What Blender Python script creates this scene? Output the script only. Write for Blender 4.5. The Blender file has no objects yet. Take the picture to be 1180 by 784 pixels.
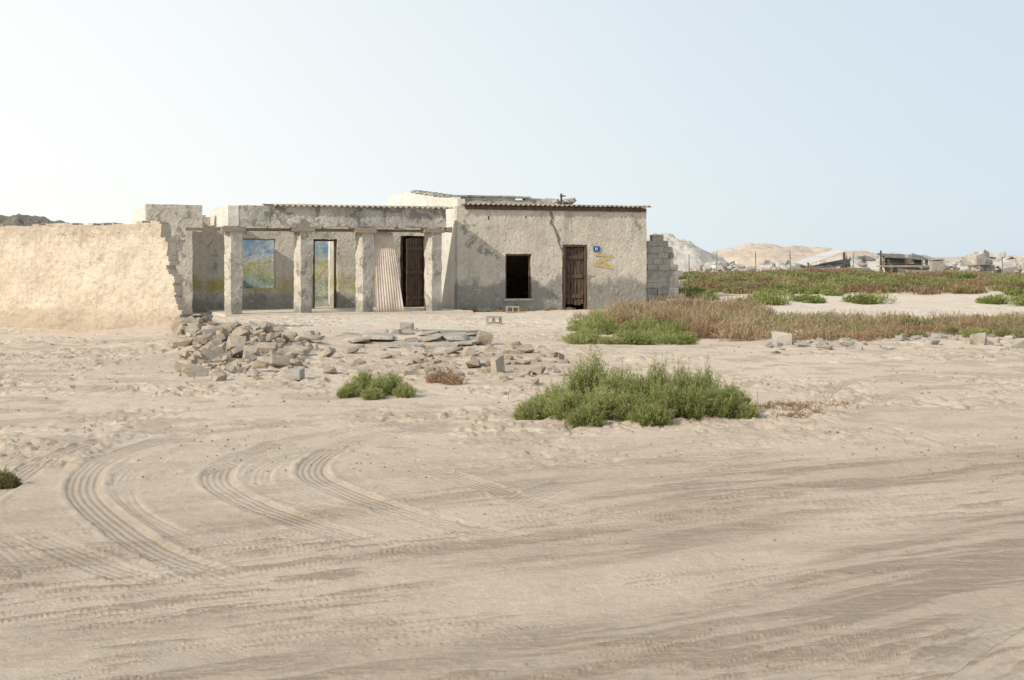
import bpy, bmesh, math, random
import numpy as np
from mathutils import Vector, Matrix, noise as mn
random.seed(7); rng=np.random.default_rng(11)
F=1475.0; CH=1.6
sc=bpy.context.scene
# ---------------- numpy noise ----------------
def _h(ix,iy,s):
    n=(ix*374761393+iy*668265263+s*144269504)&0xffffffff
    n=((n^(n>>13))*1274126177)&0xffffffff
    return ((n^(n>>16))&0xffff)/65535.0
def vn(x,y,s=0):
    x=np.asarray(x,float);y=np.asarray(y,float)
    fx=np.floor(x);fy=np.floor(y);ix=fx.astype(np.int64);iy=fy.astype(np.int64)
    u=x-fx;v=y-fy;u=u*u*u*(u*(u*6-15)+10);v=v*v*v*(v*(v*6-15)+10)
    a=_h(ix,iy,s);b=_h(ix+1,iy,s);c=_h(ix,iy+1,s);d=_h(ix+1,iy+1,s)
    return a+(b-a)*u+(c-a)*v+(a-b-c+d)*u*v
def fbm(x,y,o=4,s=0,g=.5):
    t=0;a=1;w=0;x=np.asarray(x,float);y=np.asarray(y,float)
    for i in range(o):
        t=t+a*vn(x,y,s+i*17);w+=a;a*=g
        x,y=(x*1.6-y*1.2)+3.1,(x*1.2+y*1.6)+7.7
    return t/w
def afbm(p,q,o=4,s=0,g=.5):
    # octaves keep the same axes, so long streaks stay streaks
    t=0;a=1;w=0
    for i in range(o):
        t=t+a*vn(p+i*5.3,q+i*9.1,s+i*17);w+=a;a*=g;p=p*2.03;q=q*2.11
    return t/w
def ss(x,a,b):
    t=np.clip((np.asarray(x,float)-a)/(b-a),0,1);return t*t*(3-2*t)
def G(px,py):
    Y=F*CH/(py-300.0);return ((px-590)/F*Y,Y)
# ---------------- terrain ----------------
def terr(x,y):
    x=np.asarray(x,float);y=np.asarray(y,float)
    m=np.maximum(ss(x,3.0,8.5),ss(y,52,68))
    z=.9*ss(y,28,68)*m
    z=z+.14*(fbm(x/5,y/5,3,3)-.5)*ss(y,9,20)
    z=z+.40*(fbm(x/7,y/7,3,5)-.5)*ss(y,38,56)
    for (cx,cy,rx,ry,h) in MOUNDS:
        d=((x-cx)/rx)**2+((y-cy)/ry)**2
        z=z+h*np.exp(-d*1.5)
    return z
a=G(275,402);b=G(465,395);c=G(560,415);d_=G(735,478);e=G(435,455)
MOUNDS=[(a[0],a[1],1.6,2.2,.22),(b[0],b[1],1.9,.9,.14),(c[0],c[1],1.6,1.8,.08),(d_[0],d_[1],1.4,.7,.06),(e[0],e[1],.6,.4,.04),(-7.5,28.3,1.6,1.4,.15)]
def tz(x,y): return float(terr(x,y))
# ---------------- material helpers ----------------
def newmat(name,rough=.95):
    m=bpy.data.materials.new(name);m.use_nodes=True
    nt=m.node_tree;bs=nt.nodes['Principled BSDF'];bs.inputs['Roughness'].default_value=rough
    bs.inputs['Specular IOR Level'].default_value=.15
    return m,nt,bs
def setin(nt,sock,v):
    if isinstance(v,bpy.types.NodeSocket): nt.links.new(v,sock)
    elif isinstance(v,(tuple,list)):
        sock.default_value=tuple(v)+((1,) if len(v)==3 and sock.type=='RGBA' else ())
    else: sock.default_value=v
def nz(nt,vec,scale,detail=6,rough=.6,dist=0):
    n=nt.nodes.new('ShaderNodeTexNoise');n.inputs['Scale'].default_value=scale
    n.inputs['Detail'].default_value=detail;n.inputs['Roughness'].default_value=rough;n.inputs['Distortion'].default_value=dist
    nt.links.new(vec,n.inputs['Vector']);return n.outputs['Fac']
def mr(nt,f,a,b,c=0,d=1):
    n=nt.nodes.new('ShaderNodeMapRange');n.interpolation_type='SMOOTHSTEP'
    setin(nt,n.inputs[0],f)
    for i,v in zip((1,2,3,4),(a,b,c,d)): n.inputs[i].default_value=v
    return n.outputs[0]
def mx(nt,f,a,b,mode='MIX'):
    n=nt.nodes.new('ShaderNodeMix');n.data_type='RGBA';n.blend_type=mode
    setin(nt,n.inputs[0],f);setin(nt,n.inputs[6],a);setin(nt,n.inputs[7],b);return n.outputs[2]
def mt(nt,op,a,b=0.0):
    n=nt.nodes.new('ShaderNodeMath');n.operation=op;setin(nt,n.inputs[0],a);setin(nt,n.inputs[1],b);return n.outputs[0]
def pos(nt): return nt.nodes.new('ShaderNodeNewGeometry').outputs['Position']
def vmap(nt,vec,s,rz=0):
    n=nt.nodes.new('ShaderNodeMapping');nt.links.new(vec,n.inputs[0]);n.inputs['Scale'].default_value=s;n.inputs['Rotation'].default_value=(0,0,rz);return n.outputs[0]
def bump(nt,bs,h,dist,strength=1.0,prev=None):
    n=nt.nodes.new('ShaderNodeBump');n.inputs['Distance'].default_value=dist;n.inputs['Strength'].default_value=strength
    nt.links.new(h,n.inputs['Height'])
    if prev is not None: nt.links.new(prev,n.inputs['Normal'])
    nt.links.new(n.outputs[0],bs.inputs['Normal']);return n.outputs[0]
def attr(nt,name):
    n=nt.nodes.new('ShaderNodeAttribute');n.attribute_name=name;return n.outputs['Fac']
def plaster(name,light,mid,grey,thr=.5,gz=.9,greyamt=.8,rot=0.0,bricks=0.0,streak=.35,paint=None,dark=.5,gs=1.5):
    m,nt,bs=newmat(name);p=pos(nt)
    sep=nt.nodes.new('ShaderNodeSeparateXYZ');nt.links.new(p,sep.inputs[0]);z=sep.outputs['Z']
    c=mx(nt,mr(nt,nz(nt,p,.9,8,.65,.3),.38,.62),light,mid)
    if paint:
        for (col,z0,z1,amt) in paint:
            zz=mt(nt,'ADD',z,mt(nt,'MULTIPLY',nz(nt,p,2.5,5),.5))
            band=mt(nt,'MULTIPLY',mr(nt,zz,z0+.15,z0+.35),mr(nt,zz,z1+.15,z1+.35,1,0))
            k=mt(nt,'MULTIPLY',band,mr(nt,nz(nt,p,2.7,8,.75),.40,.58,amt*.25,amt))
            c=mx(nt,k,c,col)
    g1=mr(nt,nz(nt,p,gs,9,.72,.6),thr,thr+.06,0,greyamt)
    c=mx(nt,g1,c,grey)
    zz=mt(nt,'SUBTRACT',z,mt(nt,'MULTIPLY',nz(nt,p,.8,7,.65),gz*1.5))
    c=mx(nt,mr(nt,zz,-.2,.08,greyamt,0),c,grey)
    sv=nz(nt,vmap(nt,p,(5,5,.35)),1.2,6,.6)
    c=mx(nt,mr(nt,sv,.5,.75,0,streak),c,[q*.4 for q in mid])
    c=mx(nt,mr(nt,nz(nt,p,9,8,.75),.48,.68,0,dark),c,[q*.4 for q in mid])
    c=mx(nt,mr(nt,nz(nt,p,5,8,.8),.56,.64,0,.5),c,[min(1,q*1.12) for q in light])
    h=mt(nt,'ADD',mt(nt,'MULTIPLY',g1,-.35),nz(nt,p,14,9,.7))
    if bricks>0:
        v=vmap(nt,p,(1,1,1),rot)
        s2=nt.nodes.new('ShaderNodeSeparateXYZ');nt.links.new(v,s2.inputs[0])
        cb=nt.nodes.new('ShaderNodeCombineXYZ');nt.links.new(mt(nt,'ADD',s2.outputs[0],mt(nt,'MULTIPLY',nz(nt,p,2.2,3),.35)),cb.inputs[0])
        nt.links.new(mt(nt,'ADD',s2.outputs[2],mt(nt,'MULTIPLY',nz(nt,p,1.9,4),.25)),cb.inputs[1])
        bt=nt.nodes.new('ShaderNodeTexBrick');nt.links.new(cb.outputs[0],bt.inputs['Vector'])
        bt.inputs['Scale'].default_value=1;bt.inputs['Brick Width'].default_value=.30;bt.inputs['Row Height'].default_value=.21
        bt.inputs['Mortar Size'].default_value=.024;bt.inputs['Mortar Smooth'].default_value=1
        zt=mt(nt,'ADD',z,mt(nt,'MULTIPLY',nz(nt,p,1.3,7,.75),1.8))
        k=mt(nt,'MULTIPLY',bt.outputs['Fac'],mr(nt,zt,2.7,3.1,.0,bricks))
        k=mt(nt,'MULTIPLY',k,mr(nt,nz(nt,p,3,6,.7),.46,.62,.0,1))
        c=mx(nt,mt(nt,'MULTIPLY',k,.5),c,[q*.5 for q in mid]);h=mt(nt,'SUBTRACT',h,mt(nt,'MULTIPLY',k,.5))
        c=mx(nt,mr(nt,zz,.1,.35,.5,0),c,(.42,.33,.24))
        bare=mr(nt,zt,2.9,3.15,0,.5);c=mx(nt,bare,c,(.46,.38,.295))
        c=mx(nt,mr(nt,nz(nt,vmap(nt,p,(1,1,2.2)),6,7,.75),.55,.64,0,.6),c,(.40,.32,.24))
        c=mx(nt,mr(nt,nz(nt,p,2.0,7,.75),.52,.60,0,.35),c,(.46,.39,.31))
    nt.links.new(c,bs.inputs['Base Color'])
    n1=bump(nt,bs,nz(nt,p,55,5,.7),.008,.8)
    bump(nt,bs,h,.05,.95,n1)
    return m
def simple(name,c1,c2,scale=6,rough=.9,bd=.01,stretch=(1,1,1)):
    m,nt,bs=newmat(name,rough);p=vmap(nt,pos(nt),stretch);f=nz(nt,p,scale,8,.7)
    c=mx(nt,mr(nt,f,.35,.65),c1,c2);c=mx(nt,mr(nt,nz(nt,p,scale*6,5,.7),.5,.7,0,.5),c,[q*.55 for q in c1])
    nt.links.new(c,bs.inputs['Base Color']);bump(nt,bs,nz(nt,p,scale*5,6,.7),bd,.8);return m
def leafmat(name,cols,trans=.3):
    m,nt,bs=newmat(name,.7);a=attr(nt,'tint')
    r=nt.nodes.new('ShaderNodeValToRGB');nt.links.new(a,r.inputs[0])
    el=r.color_ramp.elements
    el[0].position=0;el[0].color=(*cols[0],1);el[1].position=1;el[1].color=(*cols[-1],1)
    for i,cc in enumerate(cols[1:-1]):
        e=el.new((i+1)/(len(cols)-1));e.color=(*cc,1)
    nt.links.new(r.outputs[0],bs.inputs['Base Color'])
    t=nt.nodes.new('ShaderNodeBsdfTranslucent');nt.links.new(r.outputs[0],t.inputs[0])
    ms=nt.nodes.new('ShaderNodeMixShader');ms.inputs[0].default_value=trans
    nt.links.new(bs.outputs[0],ms.inputs[1]);nt.links.new(t.outputs[0],ms.inputs[2])
    nt.links.new(ms.outputs[0],nt.nodes['Material Output'].inputs[0]);return m
# ---------------- mesh helpers ----------------
def link(o): sc.collection.objects.link(o);return o
def npmesh(name,V,Fq,mat,attrs=None,smooth=False):
    V=np.asarray(V,np.float32);Fq=np.asarray(Fq,np.int32);k=Fq.shape[1]
    me=bpy.data.meshes.new(name);me.vertices.add(len(V));me.vertices.foreach_set('co',V.ravel())
    me.loops.add(Fq.size);me.loops.foreach_set('vertex_index',Fq.ravel())
    me.polygons.add(len(Fq));me.polygons.foreach_set('loop_start',np.arange(0,Fq.size,k,dtype=np.int32))
    me.update(calc_edges=True)
    if smooth: me.polygons.foreach_set('use_smooth',np.ones(len(Fq),bool))
    for n,a in (attrs or {}).items():
        at=me.attributes.new(n,'FLOAT','POINT');at.data.foreach_set('value',np.asarray(a,np.float32))
    me.materials.append(mat);o=bpy.data.objects.new(name,me);return link(o)
def quads(name,Q,T,mat):
    n=len(Q);return npmesh(name,Q.reshape(-1,3),np.arange(n*4).reshape(n,4),mat,{'tint':np.repeat(T,4)})
def empty(name,loc):
    e=bpy.data.objects.new(name,None);e.location=loc;e.empty_display_size=.5;return link(e)
def par(o,p):
    o.parent=p;o.matrix_parent_inverse=Matrix.Translation(-Vector(p.location));return o
def meshobj(name,V,Fc,mat,smooth=False):
    me=bpy.data.meshes.new(name);me.from_pydata([tuple(v) for v in V],[],Fc);me.materials.append(mat)
    if smooth:
        for p in me.polygons:p.use_smooth=True
    return link(bpy.data.objects.new(name,me))
def gwall(name,fr,u0,u1,z0,z1,v0,v1,mat,mask=None,cell=.07,rough=.012,fq=3.0,swap=False):
    """slab meshed in small cells, with openings / broken outline given by mask(u,z)"""
    nu=max(1,round((u1-u0)/cell));nzz=max(1,round((z1-z0)/cell))
    us=[u0+(u1-u0)*i/nu for i in range(nu+1)];zs=[z0+(z1-z0)*i/nzz for i in range(nzz+1)]
    M=[[True if mask is None else mask((us[i]+us[i+1])/2,(zs[j]+zs[j+1])/2) for j in range(nzz)] for i in range(nu)]
    V=[];idx={};Fc=[]
    nv=max(1,round((v1-v0)/.12))
    def vert(i,j,k):
        key=(i,j,k)
        if key in idx:return idx[key]
        v=v0+(v1-v0)*k/nv
        p=fr(v,us[i],zs[j]) if swap else fr(us[i],v,zs[j])
        p=Vector(p);d=mn.noise_vector(p*fq)*rough+mn.noise_vector(p*fq*4)*rough*.5
        idx[key]=len(V);V.append(p+d);return idx[key]
    g=lambda i,j:0<=i<nu and 0<=j<nzz and M[i][j]
    for i in range(nu):
        for j in range(nzz):
            if not M[i][j]:continue
            Fc.append((vert(i,j,0),vert(i+1,j,0),vert(i+1,j+1,0),vert(i,j+1,0)))
            Fc.append((vert(i,j,nv),vert(i,j+1,nv),vert(i+1,j+1,nv),vert(i+1,j,nv)))
            for k in range(nv):
                if not g(i-1,j):Fc.append((vert(i,j,k),vert(i,j+1,k),vert(i,j+1,k+1),vert(i,j,k+1)))
                if not g(i+1,j):Fc.append((vert(i+1,j,k),vert(i+1,j,k+1),vert(i+1,j+1,k+1),vert(i+1,j+1,k)))
                if not g(i,j-1):Fc.append((vert(i,j,k),vert(i,j,k+1),vert(i+1,j,k+1),vert(i+1,j,k)))
                if not g(i,j+1):Fc.append((vert(i,j+1,k),vert(i+1,j+1,k),vert(i+1,j+1,k+1),vert(i,j+1,k+1)))
    return meshobj(name,V,Fc,mat)
def boxes(name,fr,L,mat,jit=0.0):
    V=[];Fc=[]
    for (u0,u1,v0,v1,z0,z1) in L:
        b=len(V)
        for z in (z0,z1):
            for (u,v) in ((u0,v0),(u1,v0),(u1,v1),(u0,v1)):
                p=fr(u,v,z);V.append((p[0]+random.uniform(-jit,jit),p[1]+random.uniform(-jit,jit),p[2]+random.uniform(-jit,jit)))
        for q in ((0,3,2,1),(4,5,6,7),(0,1,5,4),(1,2,6,5),(2,3,7,6),(3,0,4,7)):Fc.append(tuple(b+i for i in q))
    return meshobj(name,V,Fc,mat)
def corr(name,fr,u0,u1,v0,v1,z0,z1,mat,per=.16,amp=.025,nv=6,warp=.03):
    nu=int((u1-u0)/per*8);V=[];Fc=[]
    for i in range(nu+1):
        u=u0+(u1-u0)*i/nu
        for j in range(nv+1):
            t=j/nv;v=v0+(v1-v0)*t+(.03*mn.noise(Vector((u*1.2,3,0))) if j==0 else 0)
            p=fr(u,v,z0+(z1-z0)*t+amp*math.sin(u/per*2*math.pi)+warp*mn.noise(Vector((u*.8,v*.8,1))))
            V.append(p)
    for i in range(nu):
        for j in range(nv):
            a=i*(nv+1)+j;Fc.append((a,a+nv+1,a+nv+2,a+1))
    o=meshobj(name,V,Fc,mat,True);m=o.modifiers.new('t','SOLIDIFY');m.thickness=.012;return o
# ---------------- materials ----------------
M_white_lit=plaster('plaster_white_sunlit',(.80,.76,.67),(.70,.655,.57),(.38,.35,.30),thr=.64,gz=.3,greyamt=.35,streak=.2,dark=.2)  # white plaster lightened to paint sunlight on the left-facing sides
M_house=plaster('plaster_house',(.69,.62,.515),(.58,.515,.425),(.255,.245,.218),thr=.58,gz=1.35,greyamt=.8,streak=.5,dark=.42)
M_beam=plaster('plaster_beam',(.58,.535,.465),(.42,.395,.345),(.225,.217,.20),thr=.515,gz=.1,greyamt=.8,streak=.6,dark=.42,gs=2.2)
M_pil=plaster('plaster_pillar',(.68,.62,.53),(.55,.50,.425),(.28,.267,.235),thr=.55,gz=.6,greyamt=.75,streak=.4,dark=.38,gs=2.2)
M_back=plaster('plaster_back',(.64,.59,.495),(.51,.47,.395),(.27,.265,.225),thr=.565,gz=.75,greyamt=.7,streak=.4,paint=[((.46,.38,.10),.62,1.06,.9)],dark=.4)
M_mural=plaster('plaster_mural',(.70,.70,.66),(.50,.54,.54),(.30,.31,.27),thr=.60,gz=.3,greyamt=.5,streak=.25,dark=.4,
   paint=[((.12,.28,.46),1.75,3.2,.8),((.48,.45,.16),1.0,1.6,.9),((.20,.31,.15),.2,1.0,.85)])
M_bwall=plaster('plaster_boundary',(.72,.625,.49),(.65,.55,.425),(.50,.42,.33),thr=.59,gz=.3,greyamt=.5,streak=.3,rot=math.radians(26.4),bricks=.6,dark=.38)
M_block=simple('cement_block',(.28,.26,.225),(.43,.395,.335),2.5,.95,.03)
M_rub=simple('rubble_stone',(.28,.225,.165),(.46,.385,.295),1.6,.95,.03)
M_rubd=simple('rubble_concrete',(.28,.25,.21),(.46,.41,.345),1.6,.95,.03)
M_wood=simple('old_wood',(.075,.05,.035),(.16,.115,.08),4,.8,.01,(6,6,.5))
M_woodl=simple('grey_wood',(.24,.195,.145),(.34,.285,.22),4,.8,.01,(1,1,6))
M_tin=simple('rusty_corrugated_sheet',(.40,.35,.28),(.25,.2,.155),3,.7,.004)
M_sheet=simple('pink_sheet',(.64,.54,.455),(.50,.42,.36),1.2,.8,.004)
M_blue=simple('blue_enamel',(.02,.06,.25),(.03,.08,.3),6,.4,.001)
M_wp=simple('white_enamel',(.7,.7,.7),(.75,.75,.75),6,.4,.001)
M_yel=simple('yellow_paint',(.70,.43,.03),(.66,.45,.08),12,.8,.002)
M_metal=simple('galvanised_post',(.16,.2,.17),(.22,.26,.23),5,.6,.002)
# ---------------- ground ----------------
def track(pts,n=14):
    P=[np.array(G(*p)) for p in pts];P=[2*P[0]-P[1]]+P+[2*P[-1]-P[-2]];out=[]
    for i in range(1,len(P)-2):
        for t in np.linspace(0,1,n,endpoint=False):
            out.append(.5*((2*P[i])+(-P[i-1]+P[i+1])*t+(2*P[i-1]-5*P[i]+4*P[i+1]-P[i+2])*t*t+(-P[i-1]+3*P[i]-3*P[i+1]+P[i+2])*t**3))
    out.append(P[-2]);return np.array(out)
TR=[([(280,650),(165,598),(140,566),(160,538),(240,512),(400,489)],.10,.005,.2),
    ([(620,660),(440,600),(322,572),(298,550),(325,530),(420,507),(570,491)],.10,.005,.2),
    ([(-60,570),(20,530),(100,505),(240,484),(430,471)],.10,.006,.3),
    ([(90,690),(20,640),(-20,600),(-10,570),(60,540)],.10,.006,.3),
    ([(880,520),(760,508),(640,505),(480,520),(380,545)],.10,.005,.2),
    ([(-60,600),(10,556),(50,532),(120,508),(230,492),(360,480)],.12,.011,.5),
    ([(330,690),(190,640),(115,590),(96,560),(118,532),(190,508),(300,492),(440,478)],.12,.012,.5),
    ([(520,660),(380,612),(285,578),(250,552),(272,528),(340,507),(430,493),(540,484)],.12,.012,.5),
    ([(700,640),(500,600),(400,568),(360,545),(378,522),(430,503),(520,490),(620,484)],.12,.012,.5),
    ([(-40,600),(40,620),(110,650),(240,700)],.11,.007,.3),
    ([(420,520),(520,548),(640,585),(760,600)],.11,.008,.4),
    ([(560,600),(640,562),(740,545),(850,540)],.11,.008,.3),
    ([(965,470),(952,455),(985,440),(1060,431),(1180,425)],.12,.014,.6),
    ([(1020,475),(1015,462),(1050,450),(1120,444),(1200,441)],.12,.012,.5),
    ([(1010,830),(1075,775),(1130,735),(1210,695)],.12,.013,.7),
    ([(1110,830),(1165,780),(1230,735)],.12,.013,.7),
    ([(150,560),(330,520),(520,508),(700,520)],.10,.006,.3),
    ([(-50,505),(150,480),(350,468),(560,476)],.11,.007,.3)]
def ground():
    ys=np.concatenate([np.linspace(-60,3.4,24),3.6*np.exp(np.linspace(0,math.log(66/3.6),1150)),66*np.exp(np.linspace(.03,math.log(4500/66),90))])
    so=np.array([.53,.57,.63,.72,.85,1.0,1.3,1.8,2.6,4,7,12,22]);sd=np.linspace(-.5,.5,1000)
    s=np.concatenate([-so[::-1],sd,so])
    Y,S=np.meshgrid(ys,s,indexing='ij');X=S*np.maximum(Y,3.6)
    z=terr(X,Y)
    th=math.radians(27);p=math.cos(th)*X+math.sin(th)*Y;q=-math.sin(th)*X+math.cos(th)*Y
    q=q+.5*(fbm(p/4,q/4,2,41)-.5)+.10*(fbm(p/.9,q/.9,2,43)-.5)
    road=1-ss(q+1.8*(fbm(X/2.2,Y/2.2,3,9)-.5),7.0,10.4)
    near=(Y<70)&(Y>0)
    an=afbm(p/1.1,q/.12,4,21,.6);an2=afbm(p/.40,q/.04,3,33,.6);an3=fbm(p/2.5,q/.5,3,55)
    z+=road*(.020*(an-.5)+.010*(an2-.5)+.028*(an3-.5))*near
    cp=fbm(p/1.6,q/.6,4,77)
    ds=afbm(p/.50,q/.055,3,141,.55)
    dash=ss(ds,.60,.66)*ss(cp,.46,.60)
    z+=road*dash*.009
    rid=1-np.abs(2*afbm(p/1.5,q/.09,3,121,.6)-1)
    clod=ss(rid,.90,.98)*ss(fbm(p/1.0,q/.5,3,78),.50,.62)
    rough=fbm(X/.045,Y/.05,3,79)
    z+=road*clod*(.002+.010*rough)
    ch=np.clip((1-road)*ss(Y,7,10.5)*(1-.6*ss(Y,32,45))+.10*road,0,1)*near
    b1=fbm(X/.36,Y/.36,3,101);b2=fbm(X/.13,Y/.15,3,131);b3=fbm(X/1.3,Y/1.3,3,151)
    reg=.30+.9*ss(b3,.4,.62)
    z+=ch*reg*(.040*(b1-.5)+.038*(b2-.5))
    dents=ss(fbm(X/.20,Y/.26,2,171),.60,.74)
    z-=ch*reg*dents*.026
    cl2=ss(fbm(X/.10,Y/.11,2,181),.64,.74)*ss(b3,.45,.6)
    z+=ch*cl2*.022
    z+=near*.006*(fbm(X/.06,Y/.06,2,191)-.5)*ss(-Y,-25,-10)
    trm=np.zeros_like(X);trs=np.zeros_like(X);trd=np.zeros_like(X)
    for (pts,w,dep,fm) in TR:
        C=track(pts);lo=C.min(0)-.6;hi=C.max(0)+.6
        sel=np.where((X>lo[0])&(X<hi[0])&(Y>lo[1])&(Y<hi[1]));x=X[sel];y=Y[sel]
        best=np.full(x.shape,9.);bs_=np.zeros(x.shape);bd=np.zeros(x.shape);acc=0
        for i in range(len(C)-1):
            a,b=C[i],C[i+1];dd=b-a;L=np.hypot(*dd)+1e-9;t=np.clip(((x-a[0])*dd[0]+(y-a[1])*dd[1])/L**2,0,1)
            dx=x-a[0]-t*dd[0];dy=y-a[1]-t*dd[1];r=np.hypot(dx,dy);m=r<best
            best=np.where(m,r,best);bs_=np.where(m,acc+t*L,bs_);bd=np.where(m,r*np.sign(dx*dd[1]-dy*dd[0]),bd);acc+=L
        fade=ss(bs_,0,1.6)*ss(acc-bs_,0,1.2)*(fm+(1-fm)*ss(fbm(x/.8,y/.8,2,211),.35,.6))
        k=1-ss(best,w*.75,w*1.08);berm=np.exp(-((best-w*1.2)/(w*.22))**2)
        zz=z[sel];base=terr(x,y);zz=zz+(base-zz)*k*fade*.6-dep*k*fade+dep*.6*berm*fade*(.2+1.4*vn(x/.12,y/.12,5));z[sel]=zz
        inn=best<w*1.6
        A=trm[sel];A=np.where(inn,np.maximum(A,k*fade*min(1,dep/.012)),A);trm[sel]=A
        A=trs[sel];trs[sel]=np.where(inn,bs_,A);A=trd[sel];trd[sel]=np.where(inn,bd,A)
    patch=fbm(p/3.2,q/.9,4,231)+.12*ss(X,-1,2.0)
    damp_shade=road*ss(q,2.2,4.0)*ss(patch,.48,.66)*(.35+.65*ss(an,.4,.6))*.95
    damp_shade=np.maximum(damp_shade,.85*ss(dash,.3,.8)*road)  # short dashes: shade of scuffed clods painted dark into the sand
    damp_shade=np.maximum(damp_shade,.6*ss(clod,.1,.6)*road*(.5+.5*ss(rough,.35,.6)))  # clod streaks darkened too, their shade put into the colour
    damp_shade=np.maximum(damp_shade,.5*ss(an2,.58,.68)*ss(cp,.42,.56)*road)
    damp_shade=np.maximum(damp_shade,.5*ss(fbm(X/.5,Y/.4,4,251),.55,.63)*(1-road)*ss(Y,8,12)*(1-ss(Y,24,30)))
    damp_shade=np.maximum(damp_shade,.6*cl2*ch);damp_shade=np.maximum(damp_shade,.35*trm)
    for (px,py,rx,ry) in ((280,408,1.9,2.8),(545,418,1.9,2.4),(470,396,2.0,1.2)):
        mx_,my_=G(px,py);damp_shade=np.maximum(damp_shade,.85*np.exp(-(((X-mx_)/rx)**2+((Y-my_)/ry)**2)*1.2)*ss(fbm(X/.4,Y/.5,3,257),.30,.5))
    pale=ss(Y,27,33)*(1-ss(Y,75,110))
    veg=ss(Y,46,49)*(1-ss(Y,64,70))*ss(X,4,8)*ss(fbm(X/4,Y/3,3,261),.38,.5)
    nr,nc=X.shape;V=np.stack([X,Y,z],-1).reshape(-1,3)
    i=np.arange(nr*nc).reshape(nr,nc);Fq=np.stack([i[:-1,:-1],i[:-1,1:],i[1:,1:],i[1:,:-1]],-1).reshape(-1,4)
    m,nt,bs=newmat('desert_sand',1.0);P=pos(nt)
    c=mx(nt,mr(nt,nz(nt,P,.35,6,.6),.38,.62),(.70,.57,.435),(.64,.515,.39))
    c=mx(nt,mr(nt,nz(nt,P,2.2,8,.7),.44,.70,0,.5),c,(.53,.42,.32))
    c=mx(nt,mr(nt,nz(nt,P,14,7,.75),.48,.68,0,.4),c,(.50,.40,.30))
    c=mx(nt,mr(nt,nz(nt,P,90,4,.8),.54,.66,0,.35),c,(.76,.66,.54))
    c=mx(nt,mt(nt,'MULTIPLY',attr(nt,'pale'),.7),c,mx(nt,mr(nt,nz(nt,P,1.5,7,.7),.4,.65),(.74,.635,.505),(.62,.52,.405)))
    an=nz(nt,vmap(nt,P,(.5,9,1),-th),3.0,8,.7)
    d=mt(nt,'MULTIPLY',attr(nt,'damp_shade'),mr(nt,an,.35,.6,.5,.95))
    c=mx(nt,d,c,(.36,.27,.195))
    c=mx(nt,mt(nt,'MULTIPLY',attr(nt,'veg'),.45),c,(.38,.31,.2))
    nt.links.new(c,bs.inputs['Base Color'])
    dsn=mt(nt,'SINE',mt(nt,'MULTIPLY',attr(nt,'trd'),2*math.pi/.047))
    ssn=mt(nt,'SINE',mt(nt,'MULTIPLY',mt(nt,'ADD',attr(nt,'trs'),mt(nt,'MULTIPLY',mt(nt,'ABSOLUTE',attr(nt,'trd')),.6)),2*math.pi/.075))
    hh=mt(nt,'MULTIPLY',mt(nt,'ADD',dsn,mt(nt,'MULTIPLY',ssn,.7)),attr(nt,'trm'))
    n1=bump(nt,bs,hh,.006,.9)
    n2=bump(nt,bs,nz(nt,P,22,8,.75),.034,.8,n1)
    n3=bump(nt,bs,nz(nt,vmap(nt,P,(1.2,14,1),-th),3.0,6,.7),.018,.5,n2)
    bump(nt,bs,nz(nt,P,120,3,.7),.005,.8,n3)
    npmesh('ground',V,Fq,m,{'trm':trm.ravel(),'trs':trs.ravel(),'trd':trd.ravel(),'damp_shade':damp_shade.ravel(),'pale':pale.ravel(),'veg':veg.ravel()},True)
ground()
# ---------------- the houses ----------------
T=math.radians(22);ct,st=math.cos(T),math.sin(T);AX,AY=-1.708,40.0
def HF(u,v,z): return (AX+u*ct-v*st,AY+u*st+v*ct,z)
def U(px,v):
    r=(px-590)/F;ax=AX-st*v;ay=AY+ct*v;return (r*ay-ax)/(ct-r*st)
def Z(py,px,v):
    u=U(px,v);return CH+(300-py)*(AY+u*st+v*ct)/F
house=empty('abandoned_house',HF(3.3,3,0))
W0,W1=U(583,0),U(613,0);D0,D1=U(649,0),U(677,0);UE=U(745,0)
def mf(u,z):
    if W0<u<W1 and .38<z<1.8:return False
    if D0<u<D1 and z<2.1:return False
    if (u-1.05)**2+(z-2.95)**2<.05**2:return False
    if (u-2.3)**2+(z-2.98)**2<.04**2:return False
    return True
par(gwall('facade_wall',HF,0,UE,-.3,3.3,0,.26,M_house,mf,.06,.016),house)
wt=lambda v:3.52+.46*min(1,v/5)
par(gwall('side_wall',HF,.262,7.6,-.3,4.05,0,.25,M_white_lit,lambda v,z:z<wt(v),.09,.012,swap=True),house)
par(gwall('side_wall_top',HF,0.003,.262,3.3,3.52,.003,.25,M_white_lit,None,.09,.008,swap=True),house)
par(gwall('end_wall',HF,.262,7.6,-.3,3.4,UE-.25,UE-.004,M_house,None,.15,.012,swap=True),house)
par(gwall('rear_wall',HF,.25,UE-.25,-.3,3.4,7.35,7.6,M_house,None,.2,.012),house)
par(corr('roof_sheet',HF,.1,UE+.12,-.17,7.7,3.37,3.62,M_tin,.17,.028,14),house)
par(boxes('eave_beam',HF,[(.26,UE-.05,-.06,-.003,3.2,3.32)],M_wood,.006),house)
U640=U(640,1.3);zc=Z(228,580,1.3)
par(gwall('parapet',HF,.255,U640,3.4,zc,1.3,1.55,M_pil,lambda u,z:z<zc-.10*max(0,mn.noise(Vector((u*1.3,0,0)))),.06,.02),house)
L=[(.27+.55*k,.27+.55*k+.545,1.24,1.62,zc+.005,zc+.06) for k in range(int((U640-.9)/.55))]
L+=[(-.04,.29,1.3+.5*k,1.3+.5*k+.495,wt(1.3+.5*k+.25)+.0,wt(1.3+.5*k+.25)+.06) for k in range(7)]
par(boxes('parapet_coping',HF,L,M_beam,.008),house)
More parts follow.
